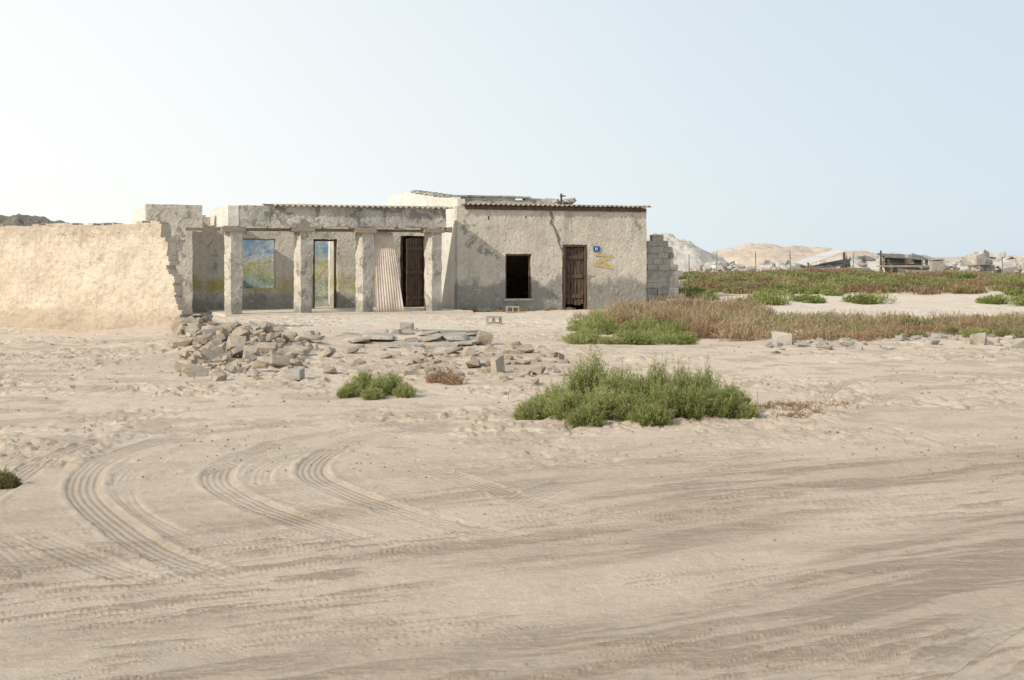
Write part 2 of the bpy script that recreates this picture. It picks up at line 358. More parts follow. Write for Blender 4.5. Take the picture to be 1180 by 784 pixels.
def chunk(c,s,rz=0,tilt=(0,0),n=10,V=None,Fc=None):
    bm=bmesh.new();R=Matrix.Rotation(rz,3,'Z')@Matrix.Rotation(tilt[0],3,'X')@Matrix.Rotation(tilt[1],3,'Y')
    for sx in(-1,1):
        for sy in(-1,1):
            for sz in(-1,1):
                j=[random.uniform(.40,1.1) for _ in range(2)]
                p=Vector((sx*s[0]/2*j[0],sy*s[1]/2*j[1],sz*s[2]/2*random.uniform(.7,1)));bm.verts.new(R@p+Vector(c))
    for _ in range(n-6):
        p=Vector((random.uniform(-1,1),random.uniform(-1,1),random.uniform(-1,1)));p=p/max(abs(p.x),abs(p.y),abs(p.z))*.5
        bm.verts.new(R@Vector((p.x*s[0]*.9,p.y*s[1]*.9,p.z*s[2]*.95))+Vector(c))
    bmesh.ops.convex_hull(bm,input=bm.verts);bm.verts.ensure_lookup_table()
    vs=[v for v in bm.verts if v.link_faces];mp={}
    for v in vs:mp[v]=len(V);V.append(v.co.copy())
    for f in bm.faces:Fc.append(tuple(mp[v] for v in f.verts))
    bm.free()
V=[];Fc=[]
for k in range(9):
    u=U640+random.uniform(-.35,.25);v=random.uniform(.3,1.2);chunk(HF(u,v,3.47+random.uniform(0,.12)),(.22,.2,.13),random.random()*3,(random.uniform(-.4,.4),0),12,V,Fc)
par(meshobj('roof_debris',V,Fc,M_rubd),house)
par(boxes('roof_stick',HF,[(U640-.02,U640+.02,.8,.84,3.4,3.8),(U640-.06,U640+.14,.79,.82,3.70,3.73)],M_wood,.01),house)
pts=[(634,244),(636,252),(635,258),(640,266),(643,274),(644,282),(648,290),(649,300)]
V=[];Fc=[]
P2=[]
for i in range(len(pts)-1):
    for t in (0,.33,.66):
        P2.append((pts[i][0]+(pts[i+1][0]-pts[i][0])*t+random.uniform(-.6,.6),pts[i][1]+(pts[i+1][1]-pts[i][1])*t))
for i,(x,y) in enumerate(P2):
    u=U(x,0);z=Z(y,x,0);w=.045*(1-.5*i/len(P2))+random.uniform(-.012,.012)
    V+= [HF(u-w,-.024,z),HF(u+w,-.024,z),HF(u,.03,z)]
    if i:
        a=(i-1)*3;b=i*3;Fc+=[(a,a+1,b+1,b)]
par(meshobj('wall_crack',V,Fc,simple('crack_shadowed_mud',(.15,.125,.10),(.22,.19,.155),9)),house)
def plankdoor(name,fr,u0,u1,v,z0,z1,p,ang=0,mat=M_wood,hinge='r'):
    L=[];n=6;w=(u1-u0)/n
    for i in range(n): L.append((u0+i*w+.008,u0+(i+1)*w-.008,v+random.uniform(0,.012),v+.04,z0+random.uniform(0,.06),z1-random.uniform(0,.03)))
    L+=[(u0+.02,u1-.02,v-.03,v-.004,z0+.25,z0+.37),(u0+.02,u1-.02,v-.03,v-.004,z1-.4,z1-.28),(u0+.02,u1-.02,v-.03,v-.004,(z0+z1)/2-.05,(z0+z1)/2+.06)]
    pu=u1 if hinge=='r' else u0
    def f2(u,vv,z):
        du=u-pu;dv=vv-v;return fr(pu+du*math.cos(ang)-dv*math.sin(ang),v+du*math.sin(ang)+dv*math.cos(ang),z)
    o=boxes(name,f2,L,mat,.004);par(o,p);return o
plankdoor('plank_door',HF,D0+.1,D1-.09,.1,.12,2.03,house,-.12,simple('brown_door_wood',(.05,.032,.024),(.17,.12,.085),4,.8,.01,(6,6,.6)))
par(boxes('door_frame',HF,[(D0-.01,D0+.08,.02,.13,0,2.1),(D1-.08,D1+.01,.02,.13,0,2.1),(D0+.08,D1-.08,.02,.13,2.04,2.12)],M_wood,.004),house)
par(boxes('window_frame',HF,[(W0-.01,W0+.05,.08,.15,.38,1.8),(W1-.05,W1+.01,.08,.15,.38,1.8),(W0+.05,W1-.05,.08,.15,1.74,1.81)],M_wood,.004),house)
par(boxes('window_sill',HF,[(W0-.08,W1+.08,-.05,.1,.31,.375)],M_pil,.008),house)
x0,x1=U(683.5,0),U(690.5,0);za,zb=Z(290,687,0),Z(284,687,0)
par(boxes('number_plaque',HF,[(x0,x1,-.04,-.022,za,zb)],M_blue),house)
par(boxes('plaque_numeral',HF,[(x0+.06,x0+.085,-.046,-.0405,za+.04,zb-.04),(x0+.11,x0+.135,-.046,-.0405,za+.04,zb-.04)],M_wp),house)
def stroke(pts,w):
    V=[];Fc=[]
    for (a,b) in pts:
        A=Vector((U(a[0],0),Z(a[1],a[0],0)));B=Vector((U(b[0],0),Z(b[1],b[0],0)));d=(B-A).normalized();n=Vector((-d.y,d.x))*w/2
        k=len(V);V+=[HF(q.x,-.030-.001*k/4,q.y) for q in (A-n,A+n,B+n,B-n)];Fc.append((k,k+1,k+2,k+3))
    return V,Fc
V,Fc=stroke([((684,294),(705,295)),((688,303),(702,296)),((684,305),(704,308)),((691,299),(701,306))],.042)
par(meshobj('yellow_painted_mark',V,Fc,M_yel),house)
def blockwall(name,fr,u0,u1,top,v,mat,p=None,base=0):
    V=[];Fc=[];z=base;r=0
    while z<3:
        u=u0+(0 if r%2 else -.2)
        while u<u1:
            if z+.1<top(u+.2,z)+random.uniform(-.18,.18):
                o=random.uniform(-.04,.04);ua_=max(u,u0)-.004;ub_=u+.404
                b=len(V)
                for zz in (z-.004,z+.204):
                    for (uu,vv) in ((ua_,v+o),(ub_,v+o),(ub_,v+.2+o),(ua_,v+.2+o)):
                        q=Vector(fr(uu,vv,zz));V.append(q+mn.noise_vector(q*7)*.03)
                for q in ((0,3,2,1),(4,5,6,7),(0,1,5,4),(1,2,6,5),(2,3,7,6),(3,0,4,7)):Fc.append(tuple(b+i for i in q))
            u+=.4
        z+=.2;r+=1
    o=meshobj(name,V,Fc,mat)
    m=o.modifiers.new('b','BEVEL');m.width=.025;m.segments=2
    if p:par(o,p)
    return o
stub=empty('broken_block_wall',HF(UE+.7,.4,0))
blockwall('blocks',HF,UE+.02,UE+1.35,lambda u,z:2.4-1.1*max(0,(u-UE-.75)/.6)-.25*(1 if u<UE+.25 else 0),.35,M_block,stub,.05)
blockwall('blocks_return',lambda u,v,z:HF(UE+1.15+v-.35,.6+u,z),0,3.0,lambda u,z:1.75-.3*u,.35,M_block,stub,.05)
V=[];Fc=[]
for k in range(26):
    u=UE+random.uniform(.1,1.9);v=random.uniform(-.5,.3);s=random.uniform(.08,.28);q=HF(u,v,0);chunk((q[0],q[1],tz(q[0],q[1])+s*.2),(s*1.4,s,s*.7),random.random()*3,(random.uniform(-.4,.4),.2),12,V,Fc)
par(meshobj('fallen_pieces',V,Fc,M_block),stub)
# ---- veranda house
ver=empty('ruined_veranda_house',HF(-4,.5,0))
VF=-1.2;VB=2.3
par(gwall('plinth',HF,U(262,VF)-.1,-.02,-.3,.07,VF-.25,VB,simple('plinth_concrete',(.58,.50,.40),(.68,.59,.46),2),None,.3,.02),ver)
PA=math.radians(17)
for i,(a,b) in enumerate(((262,280),(341,360),(411,431),(490,510))):
    ub=U(b,VF);w=.36;top=2.56
    def PFr(u,v,z,ub=ub):   # shaft turned a little out of the facade line
        du=u-ub;dv=v-VF;return HF(ub+du*math.cos(PA)-dv*math.sin(PA),VF+du*math.sin(PA)+dv*math.cos(PA)+.08,z)
    par(gwall('pillar_%d'%(i+1),PFr,ub-w,ub,-.3,top,VF,VF+.40,M_pil,None,.07,.024,4),ver)
    par(boxes('pillar_cap_%d'%(i+1),HF,[(ub-w-.22,ub+.06,VF-.05,VF+.30,2.42,2.555)],M_woodl,.015),ver)
UL=U(280,VF)-.42;UR=U(514,VF)
def mb(u,z):
    return z>2.56+.07*mn.noise(Vector((u*2.1,0,0)))
par(gwall('front_beam',HF,UL+.31,UR,2.48,3.16,VF,VF+.3,M_beam,mb,.05,.02),ver)
par(gwall('side_beam',HF,VF-.004,VB-.3,2.58,3.15,UL,UL+.3,M_white_lit,None,.08,.014,swap=True),ver)
par(corr('veranda_roof_edge',HF,UL+1.2,UR+.2,VF-.14,VF+1.3,3.17,3.25,M_tin,.17,.026,4),ver)
par(boxes('lintel_pole',HF,[(UL-1.1,UR-.1,VF+.55,VF+.63,2.44,2.52)],M_woodl,.01),ver)
par(boxes('beam_bracket',HF,[(UR-.02,UR+.22,VF+.02,VF+.2,2.45,2.6)],M_woodl,.02),ver)
def rect(px0,px1,py0,py1,v): 
    return U(px0,v),U(px1,v),Z(py1,(px0+px1)/2,v),Z(py0,(px0+px1)/2,v)
R1=rect(281,318,275,332,VB);R2=rect(362,388,276,360,VB);R3=rect(462,490,273,362,VB)
def mbk(u,z):
    for k,r in enumerate((R1,R2,R3)):
        if r[0]<u<r[1] and (r[2] if k==0 else -1)<z<r[3]:return False
    return z<2.95+.12*mn.noise(Vector((u*1.5,2,0)))
ULB=U(205,VB)
par(gwall('back_wall',HF,ULB,-.01,-.3,3.05,VB,VB+.26,M_back,mbk,.06,.016),ver)
par(boxes('window_lintel',HF,[(R1[0]-.05,R1[1]+.05,VB+.02,VB+.22,R1[3]-.05,R1[3]+.03)],M_woodl,.006),ver)
par(boxes('door_frame',HF,[(R2[0],R2[0]+.05,VB+.12,VB+.2,0,R2[3]),(R2[1]-.05,R2[1],VB+.12,VB+.2,0,R2[3]),(R2[0]+.05,R2[1]-.05,VB+.12,VB+.2,R2[3]-.06,R2[3])],M_wood,.004),ver)
par(gwall('inner_mural_wall',HF,ULB,-2.9,-.3,2.75,4.9,5.1,M_mural,None,.12,.015),ver)
par(gwall('room_partition',HF,VB+.27,4.9,-.3,2.9,-2.85,-2.65,M_back,None,.15,.012,swap=True),ver)
par(gwall('room_rear_wall',HF,-2.65,-.02,-.3,2.9,4.9,5.1,M_back,None,.2,.012),ver)
par(boxes('room_roof',HF,[(-2.9,-.02,VB-.02,5.15,2.96,3.08)],M_beam),ver)  # unseen roof added so the room behind the plank door stays dark
plankdoor('plank_door',HF,R3[0]+.06,R3[1]-.04,VB+.10,.08,R3[3]-.04,ver,.45,simple('veranda_door_wood',(.05,.036,.028),(.12,.09,.07),4,.8,.01,(6,6,.6)))
par(boxes('veranda_door_frame',HF,[(R3[0],R3[0]+.06,VB+.02,VB+.1,0,R3[3]),(R3[1]-.05,R3[1],VB+.02,VB+.1,0,R3[3])],M_wood,.004),ver)
ua=U(432,VF+.1);ub=U(454,VF+.1)
V=[];Fc=[];n=90
for i in range(n+1):
    t=i/n
    for j in range(13):
        s=j/12;wob=.013*math.sin(t*10*2*math.pi)+.05*mn.noise(Vector((t*2,s*2,4)))
        u=ua+(ub-ua)*t+(1-s)*.26*t;V.append(HF(u,VF+.24-.34*(1-s)+wob,.07+s*2.40-.05*t*s))
for i in range(n):
    for j in range(12):a=i*13+j;Fc.append((a,a+13,a+14,a+1))
o=meshobj('leaning_sheet',V,Fc,M_sheet,True);m=o.modifiers.new('s','SOLIDIFY');m.thickness=.01;par(o,ver)
VL=.7
u0,u1=U(168,VL),U(223,VL);zt=Z(236,195,VL)
par(gwall('left_room_front',HF,u0,u1+.25,-.3,zt,VL,VL+.3,M_pil,lambda u,z:z<zt-.08*abs(mn.noise(Vector((u,0,3)))) and (u<u1 or z>2.45),.07,.016),ver)
par(gwall('left_room_side',HF,VL+.3,4.8,-.3,zt-.05,u0+.003,u0+.3,M_white_lit,None,.12,.014,swap=True),ver)
par(gwall('left_room_inner_side',HF,VL+.3,VB,-.3,zt-.1,u1-.3,u1-.003,M_pil,None,.1,.014,swap=True),ver)
# ---------------- boundary wall ----------------
RX,RY=-7.07,27.8;dx,dy=-.896,.444
def BF(u,v,z): return (RX+dx*u+.444*v,RY+dy*u+.896*v,z)
cs={}
def mbw(u,z):
    k=int((z+.3)/.2)
    if k not in cs: cs[k]=random.uniform(-.08,.08)
    e=.03+.75*max(0,z)/2.4+cs[k]+.12*mn.noise(Vector((0,z*4.5,2)))
    top=2.42+.05*mn.noise(Vector((u*.9,0,0)))+.06*mn.noise(Vector((u*4.1,4,0)))
    return u>e and z<top
gwall('boundary_wall',BF,-.2,20,-.3,2.55,0,.3,M_bwall,mbw,.05,.04,2.1)
# ---------------- rubble ----------------
def pile(name,spec,mat):
    V=[];Fc=[]
    for (x,y,s,rz,tl,lift) in spec: chunk((x,y,tz(x,y)+s[2]*.25+lift),s,rz,tl,random.randint(10,15),V,Fc)
    return meshobj(name,V,Fc,mat)
R=random.uniform
sp=[];sp2=[]
for k in range(560):
    px=random.gauss(278,40);py=random.gauss(405,14)
    if not(205<px<390 and 380<py<442):continue
    x,y=G(px,py);s=.035+.20*R(0,1)**3
    (sp if R(0,1)<.8 else sp2).append((x,y,(s*R(1,1.9),s*R(.8,1.3),s*R(.3,.9)),R(0,3.1),(R(-.6,.6),R(-.6,.6)),R(0,.05)))
for (px,py,w,h,tl) in [(272,412,24,.30,.9),(295,400,30,.15,.35),(250,402,26,.13,-.3),(310,413,28,.16,.4),(236,408,24,.15,.2),(285,392,26,.12,.5),(262,386,30,.14,.2),(330,404,24,.12,.3),(222,392,20,.2,.2),(300,430,20,.1,.1),(318,396,24,.12,-.3),(345,412,26,.10,.1),(362,402,24,.08,.15),(290,418,22,.2,.6)]:
    x,y=G(px,py);s=w*y/F;sp.append((x,y,(s,s*.7,max(.07,h*.8)),R(-.5,.5),(tl,R(-.3,.3)),.08))
for k in range(60):
    px=R(206,240);py=R(376,392);x,y=G(px,py);s=R(.06,.28);sp.append((x,y,(s*1.4,s,s*.7),R(0,3),(R(-.4,.4),R(-.4,.4)),R(0,.16)))
pile('rubble_pile',sp,M_rub)
for k in range(26):
    px=R(392,545);py=R(389,401);x,y=G(px,py);sp2.append((x,y,(R(.3,.8),R(.25,.5),R(.05,.10)),R(-.25,.25),(R(-.1,.1),R(-.1,.1)),R(-.02,.04)))
for k in range(11):
    px=R(438,545);x,y=G(px,391);sp2.append((x,y,(R(.35,.7),.35,.13),R(.0,.25),(R(-.05,.05),R(-.05,.05)),.06))
pile('rubble_pile',sp2,M_rubd)
sp=[]
for k in range(280):
    px=random.gauss(535,62);py=random.gauss(417,13)
    if not(380<px<655 and 392<py<450):continue
    x,y=G(px,py);s=.03+.14*R(0,1)**2.5;sp.append((x,y,(s*R(1,2),s*R(.8,1.3),s*R(.3,.7)),R(0,3.1),(R(-.3,.3),R(-.3,.3)),-.01))
for (px,py,w,h) in [(557,398,18,.30),(573,430,18,.28),(545,424,24,.10),(605,408,24,.09),(590,402,20,.10),(520,408,26,.08),(620,432,18,.10),(405,408,20,.08),(380,432,20,.08),(640,412,18,.07)]:
    x,y=G(px,py);s=w*y/F;sp.append((x,y,(s,s*.8,h),R(0,3),(R(-.2,.2),R(-.3,.3)),.03))
pile('rubble_pile',sp,M_rub)
sp=[]
for k in range(170):
    px=R(885,1230);py=393+random.gauss(0,4)+6*math.sin(px/60)
    x,y=G(px,py);s=.04+.13*R(0,1)**2*(1.3 if px<1050 else 1);sp.append((x,y,(s*R(1,2),s,s*R(.3,.8)),R(0,3.1),(R(-.3,.3),R(-.3,.3)),0))
for (px,py,w,h) in [(901,396,26,.30),(1128,396,20,.26),(1172,400,14,.18),(925,400,18,.08),(950,404,20,.08),(1075,396,18,.1),(975,398,16,.1),(1020,400,20,.08)]:
    x,y=G(px,py);s=w*y/F;sp.append((x,y,(s,s*.8,h),R(-.3,.3),(R(-.1,.1),R(-.2,.2)),.03))
pile('rubble_row',sp,M_rubd)
def cinder(px,py,rz,tilt=0):
    x,y=G(px,py);z=tz(x,y)
    def fr(u,v,zz):
        c,s=math.cos(rz),math.sin(rz);return (x+u*c-v*s,y+u*s+v*c,z+zz)
    def mk(u,zz): return not((-.16<u<-.03 or .03<u<.16) and .04<zz<.16)
    gwall('cement_block',fr,-.2,.2,0,.2,0,.2,M_block,mk,.02,.004)
cinder(570,372,.2);cinder(591,360,.1)
sp=[]
for (px,py,w) in ((469,380,17),(340,439,22),(455,392,16)):
    x,y=G(px,py);s=w*y/F;sp.append((x,y,(s,.2,.17),R(-.3,.3),(0,.05),.03))
pile('solid_blocks',sp,M_block)
def gravel():
    N=7000
    Y=4.2*np.exp(rng.random(N)*math.log(34/4.2));X=(rng.random(N)-.5)*1.0*Y
    k=(fbm(X/1.2,Y/1.2,3,301)>.47)&((Y>9)|(rng.random(N)<.10));X=X[k];Y=Y[k];N=len(X)
    Zz=terr(X,Y);sz=(.003+.010*rng.random(N)**3)*np.clip(Y/9,.8,2.0)
    oc=np.array([[1,0,0],[-1,0,0],[0,1,0],[0,-1,0],[0,0,.7],[0,0,-.7]],float)
    fc=np.array([[0,2,4],[2,1,4],[1,3,4],[3,0,4],[2,0,5],[1,2,5],[3,1,5],[0,3,5]])
    V=oc[None]*sz[:,None,None]*(.6+.8*rng.random((N,6,3)))
    a=rng.random(N)*6.28;c,s=np.cos(a),np.sin(a)
    x=V[...,0]*c[:,None]-V[...,1]*s[:,None];y=V[...,0]*s[:,None]+V[...,1]*c[:,None]
    V=np.stack([x+X[:,None],y+Y[:,None],V[...,2]+Zz[:,None]+.004],-1)
    Fq=(fc[None]+6*np.arange(N)[:,None,None]).reshape(-1,3)
    npmesh('gravel',V.reshape(-1,3),Fq,M_rub)
gravel()
# ---------------- vegetation ----------------
def unit(v): return v/np.linalg.norm(v,axis=-1,keepdims=True)
def shrub(cl,leaf=(.022,.006),nst=60,nlf=34,droop=.15,tb=.5):
    Q=[];Tn=[]
    for (cx,cy,cz,r,h) in cl:
        base=rng.normal(0,.25,(nst,2))*r
        az=rng.random(nst)*2*math.pi;out=r*rng.random(nst)**.6;hh=h*(.30+.70*rng.random(nst)**.9)*np.sqrt(np.clip(1.05-(out/r)**2*.75,.1,1))
        tip=np.stack([base[:,0]*.3+np.cos(az)*out,base[:,1]*.3+np.sin(az)*out,hh],-1)
        b=np.concatenate([base,np.zeros((nst,1))],1)
        mid=(b+tip)/2+np.stack([np.cos(az)*r*.12,np.sin(az)*r*.12,-hh*.02],-1)+rng.normal(0,.03*r,(nst,3))
        t=rng.random((nst,nlf))**.75
        t_=t[...,None];P=(1-t_)**2*b[:,None]+2*t_*(1-t_)*mid[:,None]+t_**2*tip[:,None]
        sprd=(leaf[0]*1.0)*(1.2-t_*.9)
        P=P+rng.normal(0,1,P.shape)*sprd
        dr=unit((tip-b)[:,None]*np.array([1,1,1])/max(h,r)+rng.normal(0,.55,P.shape)+np.array([0,0,.35]))
        sd=unit(np.cross(dr,rng.normal(0,1,P.shape)))
        L=leaf[0]*(.6+.8*rng.random(t.shape))[...,None];W=leaf[1]*(.7+.6*rng.random(t.shape))[...,None]
        c0=P-sd*W*.5;c1=P+sd*W*.5;c2=P+dr*L+sd*W*.3;c3=P+dr*L-sd*W*.3
        q=np.stack([c0,c1,c2,c3],-2)+np.array([cx,cy,cz])
        q[...,2]=np.maximum(q[...,2],cz-.02)
        Q.append(q.reshape(-1,4,3));ct_=rng.normal(0,.12)
        Tn.append(np.clip(tb+ct_+rng.normal(0,.16,t.shape)+(t-.5)*.35,0,1).ravel())
    return np.concatenate(Q),np.concatenate(Tn)
GREEN=leafmat('shrub_green',[(.06,.072,.027),(.17,.20,.06),(.29,.315,.105),(.42,.42,.18)],.35)
OLIVE=leafmat('shrub_olive',[(.11,.095,.045),(.21,.195,.085),(.30,.27,.12),(.38,.33,.19)],.3)
DRY=leafmat('dry_grass',[(.24,.135,.08),(.36,.235,.14),(.46,.35,.22),(.33,.32,.15)],.3)
def cl(px,py,w,h):
    x,y=G(px,py);return (x,y,tz(x,y)-.01,w*y/F,h*y/F)
main=[cl(*a) for a in [(622,482,26,22),(640,478,24,32),(655,486,26,36),(667,474,18,58),(684,472,16,70),(690,486,28,42),(705,478,24,50),(722,486,28,36),(740,478,24,42),(758,472,18,54),(768,484,26,40),(785,474,22,50),(800,484,28,38),(813,474,20,50),(830,484,24,36),(845,478,20,32),(857,484,16,20),(608,484,16,14),(716,468,26,44),(750,490,26,24),(675,492,22,24)]]
Q,Tn=shrub(main,(.024,.0055),170,46,tb=.60);quads('green_shrub',Q,Tn,GREEN)
Qs,Ts=shrub([(a[0],a[1],a[2],a[3]*1.0,a[4]*1.3) for a in main],(.020,.0045),26,64,tb=.68)
o=quads('upright_shoots',Qs,Ts,GREEN);par(o,bpy.data.objects['green_shrub'])
Q,Tn=shrub([(a[0],a[1],a[2],a[3]*.8,a[4]*.7) for a in main],(.09,.005),20,6,tb=.3);quads('stems',Q,Tn,OLIVE)
par(bpy.data.objects['stems'],bpy.data.objects['green_shrub'])
sm=[cl(*a) for a in [(405,458,14,18),(420,456,15,28),(437,458,15,26),(452,456,14,26),(466,459,13,18),(398,459,9,10),(430,461,14,14)]]
Q,Tn=shrub(sm,(.024,.0055),140,34,tb=.66);quads('green_shrub',Q,Tn,GREEN)
Q,Tn=shrub([cl(-4,560,16,20),cl(10,560,9,12),cl(-25,556,20,26)],(.026,.006),120,30,tb=.35);quads('green_shrub',Q,Tn,OLIVE)
def grass(pts,hs,nb=70,rad=.25,w=.006,tb=.5,lean=.6,tbs=None):
    Q=[];Tn=[]
    for n_,((x,y,z),h) in enumerate(zip(pts,hs)):
        rr=rad*random.uniform(.5,1.2)
        a=rng.random(nb)*6.283;r=rr*rng.random(nb)**.7;b=np.stack([x+np.cos(a)*r,y+np.sin(a)*r,np.full(nb,z-.02)],-1)
        hh=h*(.3+.7*rng.random(nb))*(1-.4*(r/rr)**2);a2=a+rng.normal(0,.6,nb);ln=lean*rng.random(nb)*hh
        d=np.stack([np.cos(a2)*ln+rng.normal(0,.15,nb)*hh,np.sin(a2)*ln+rng.normal(0,.15,nb)*hh,hh],-1)
        s=unit(np.cross(d,rng.normal(0,1,(nb,3))))*w
        tp=b+d
        Q.append(np.stack([b-s*.4,b+s*.4,tp+s*.5,tp-s*.5],-2))
        for _ in range(4):
            o=b+d*(.3+.65*rng.random((nb,1)));dd=rng.normal(0,.14*h,(nb,3))+np.array([0,0,.13*h]);s2=unit(np.cross(dd,rng.normal(0,1,(nb,3))))*w*.7
            Q.append(np.stack([o-s2,o+s2,o+dd+s2,o+dd-s2],-2))
        t0=tb if tbs is None else tbs[n_]
        Tn.append(np.clip(t0+rng.normal(0,.1)+rng.normal(0,.13,nb*5),0,1))
    return np.concatenate(Q),np.concatenate(Tn)
px_=lambda x,y:590+F*x/y
pts=[];hs=[];tbs=[]
for k in range(2800):
    y=R(25.8,38.0);x=R(2.2,24)
    px=px_(x,y)
    lo=26.4+1.3*math.sin(x*.8)+(2.5 if px<790 else 0)
    hi=37.5 if px<830 else 37.5-5.5*min(1,(px-830)/90)+.9*math.sin(x*1.3)
    if y<lo or y>hi or px<705 or (px<735 and y>34.5): continue
    f=float(fbm(x/1.3,y/1.3,3,401))
    if f<.46: continue
    pts.append((x,y,tz(x,y)));hs.append(R(.15,.42)*(1.5 if px<880 else .85)*(.5+1.6*(f-.35)))
    tbs.append(.22+.65*float(fbm(x/2,y/2,2,407)) )
Q,Tn=grass(pts,hs,42,.30,.008,tbs=tbs);quads('dry_grass',Q,Tn,DRY)
def field(n,yr,xr,cond,r,h,leaf,nst,nlf,tb,seed,thr=.44):
    C=[]
    for k in range(n):
        y=R(*yr);x=R(*xr)
        if not cond(x,y) : continue
        if float(fbm(x/2.6,y/2.6,3,seed))<thr: continue
        rr=R(*r);C.append((x,y,tz(x,y)-.02,rr,rr*R(*h)))
    return shrub(C,leaf,nst,nlf,tb=tb)
C=[]
for k in range(60):
    px=R(662,800);py=R(372,397);x,y=G(px,py);C.append((x,y,tz(x,y)-.02,R(.16,.36),R(.16,.42)*(1.2 if py<388 else .7)))
Q1,T1=shrub(C,(.035,.009),80,32,tb=.60)
Q2,T2=field(170,(26.2,33),(6,24),lambda x,y:px_(x,y)>1110 or R(0,1)<.28,(.18,.42),(.5,.95),(.035,.010),70,28,.55,411)
quads('green_scrub',np.concatenate([Q1,Q2]),np.concatenate([T1,T2]),GREEN)
Q3,T3=field(300,(26.6,36),(3.5,24),lambda x,y:px_(x,y)>770 and y<36.5-3.5*min(1,max(0,(px_(x,y)-830)/90)),(.2,.45),(.5,1.0),(.035,.009),56,26,.55,421,.42)
quads('desert_scrub',Q3,T3,OLIVE)
far=lambda x,y:px_(x,y)>780 and (px_(x,y)>850 or y>43)
Qa,Ta=field(480,(47,61),(6,36),far,(.25,.8),(.30,.6),(.075,.024),56,22,.5,431,.50)
quads('desert_scrub',Qa,Ta,OLIVE)
Qa,Ta=field(420,(40,60),(6,34),far,(.25,.75),(.3,.6),(.075,.024),56,22,.55,441,.50)
quads('green_scrub',Qa,Ta,GREEN)
pts=[];hs=[]
for k in range(800):
    y=R(46,63);x=R(6,38)
    if far(x,y) and float(fbm(x/3,y/3,3,451))>.49:pts.append((x,y,tz(x,y)));hs.append(R(.15,.45))
Q,Tn=grass(pts,hs,34,.5,.017,.22);quads('dry_grass',Q,Tn,DRY)
pts=[];hs=[]
for k in range(60):
    u=R(-.1,6.5);v=-R(.05,.6)
    p=HF(u,v,0)
    if R(0,1)<.55:pts.append((p[0],p[1],tz(p[0],p[1])));hs.append(R(.06,.18))
for k in range(8):
    x,y=G(random.gauss(515,8),random.gauss(442,2));pts.append((x,y,tz(x,y)));hs.append(R(.08,.2))
for k in range(26):
    x,y=G(R(660,760),R(362,372));pts.append((x,y,tz(x,y)));hs.append(R(.15,.35))
Q,Tn=grass(pts,hs,40,.14,.006,.42);quads('dry_weeds',Q,Tn,DRY)
pts=[];hs=[]
for k in range(60):
    x,y=G(random.gauss(920,26),R(466,482));pts.append((x,y,tz(x,y)));hs.append(R(.03,.08))
Q,Tn=grass(pts,hs,20,.14,.004,.25,2.2);quads('dry_twigs',Q,Tn,DRY)
# ---------------- background ----------------
def hill(name,cx,cy,rx,ry,h,mat,seed,prof=1.0,rough=.25,n=110):
    gx=np.linspace(-1.3,1.3,n);X,Y=np.meshgrid(gx,gx,indexing='ij')
    d=np.sqrt(X**2+Y**2);b=np.clip(1-d**2/1.45,0,1)**prof
    nn=fbm(X*3+seed,Y*3,5,seed)
    z=h*b*(1+rough*2*(nn-.5))+h*.10*(fbm(X*9,Y*9,4,seed+5)-.5)*(b>0)-.15
    wx=cx+X*rx;wy=cy+Y*ry;z=z+terr(wx,wy)*.9
    i=np.arange(n*n).reshape(n,n);Fq=np.stack([i[:-1,:-1],i[1:,:-1],i[1:,1:],i[:-1,1:]],-1).reshape(-1,4)
    return npmesh(name,np.stack([wx,wy,z],-1).reshape(-1,3),Fq,mat,None,True)
M_h1=simple('hazed_far_sand',(.49,.39,.305),(.59,.49,.39),.15,1,.3)  # distance haze is mixed into this sand colour
M_h2=simple('spoil_heap',(.42,.38,.325),(.58,.52,.44),.5,1,.15)
M_h3=simple('hazed_pale_sand',(.56,.485,.405),(.66,.58,.49),.3,1,.25)  # paler, greyer sand: painted haze for the far mounds
def at(px,Y): return (px-590)/F*Y
hill('spoil_heap_hill',at(766,85),88,4.4,6,2.4,M_h2,5,.9,.35)
hill('spoil_heap_hill',at(806,90),92,2.6,5,1.2,M_h2,9,.8,.35)
hill('sand_hill',at(905,230),240,13,16,3.6,M_h1,13,.5,.3)
hill('sand_hill',at(980,225),236,8.5,14,2.7,M_h1,17,.6,.35)
hill('sand_hill',at(860,235),240,7,14,2.4,M_h1,23,.6,.3)
hill('sand_hill',at(1150,200),210,13,12,1.1,M_h3,27,.7,.45)
hill('sand_hill',at(1300,200),215,18,14,2.0,M_h3,29,.7,.45)
hill('sand_hill',at(1090,330),340,30,25,1.5,M_h1,33,.7,.4)
hill('rubble_mound',at(-20,62),64,5.0,5,3.1,simple('dark_rubble',(.18,.16,.13),(.27,.245,.205),.8,1,.3),37,.5,.25)
def farpile(name,spec,mat):
    V=[];Fc=[]
    for (px,Y,s,rz,tl,lift) in spec:
        x=at(px,Y);chunk((x,Y,tz(x,Y)+s[2]*.3+lift),s,rz,tl,12,V,Fc)
    return meshobj(name,V,Fc,mat)
sp=[]
for k in range(380):
    px=R(985,1230) if R(0,1)<.75 else R(880,985);Y=R(64,74);s=.12+.65*R(0,1)**2;hh=.55*max(0,1-abs((px-1030)/60))+.5*max(0,1-abs((px-1140)/50))+.25
    sp.append((px,Y,(s*R(1,2),s,s*R(.4,.8)),R(0,3),(R(-.5,.5),R(-.5,.5)),R(0,hh+.15)))
for k in range(80):
    px=random.gauss(832,13);Y=R(66,72);s=R(.12,.45);sp.append((px,Y,(s*1.5,s,s*.6),R(0,3),(R(-.5,.5),R(-.5,.5)),R(0,.5)))
farpile('concrete_debris',sp,simple('debris_concrete',(.30,.28,.25),(.58,.535,.465),.8,.95,.03))
shed=empty('collapsed_shed',(at(960,64),64,.8))
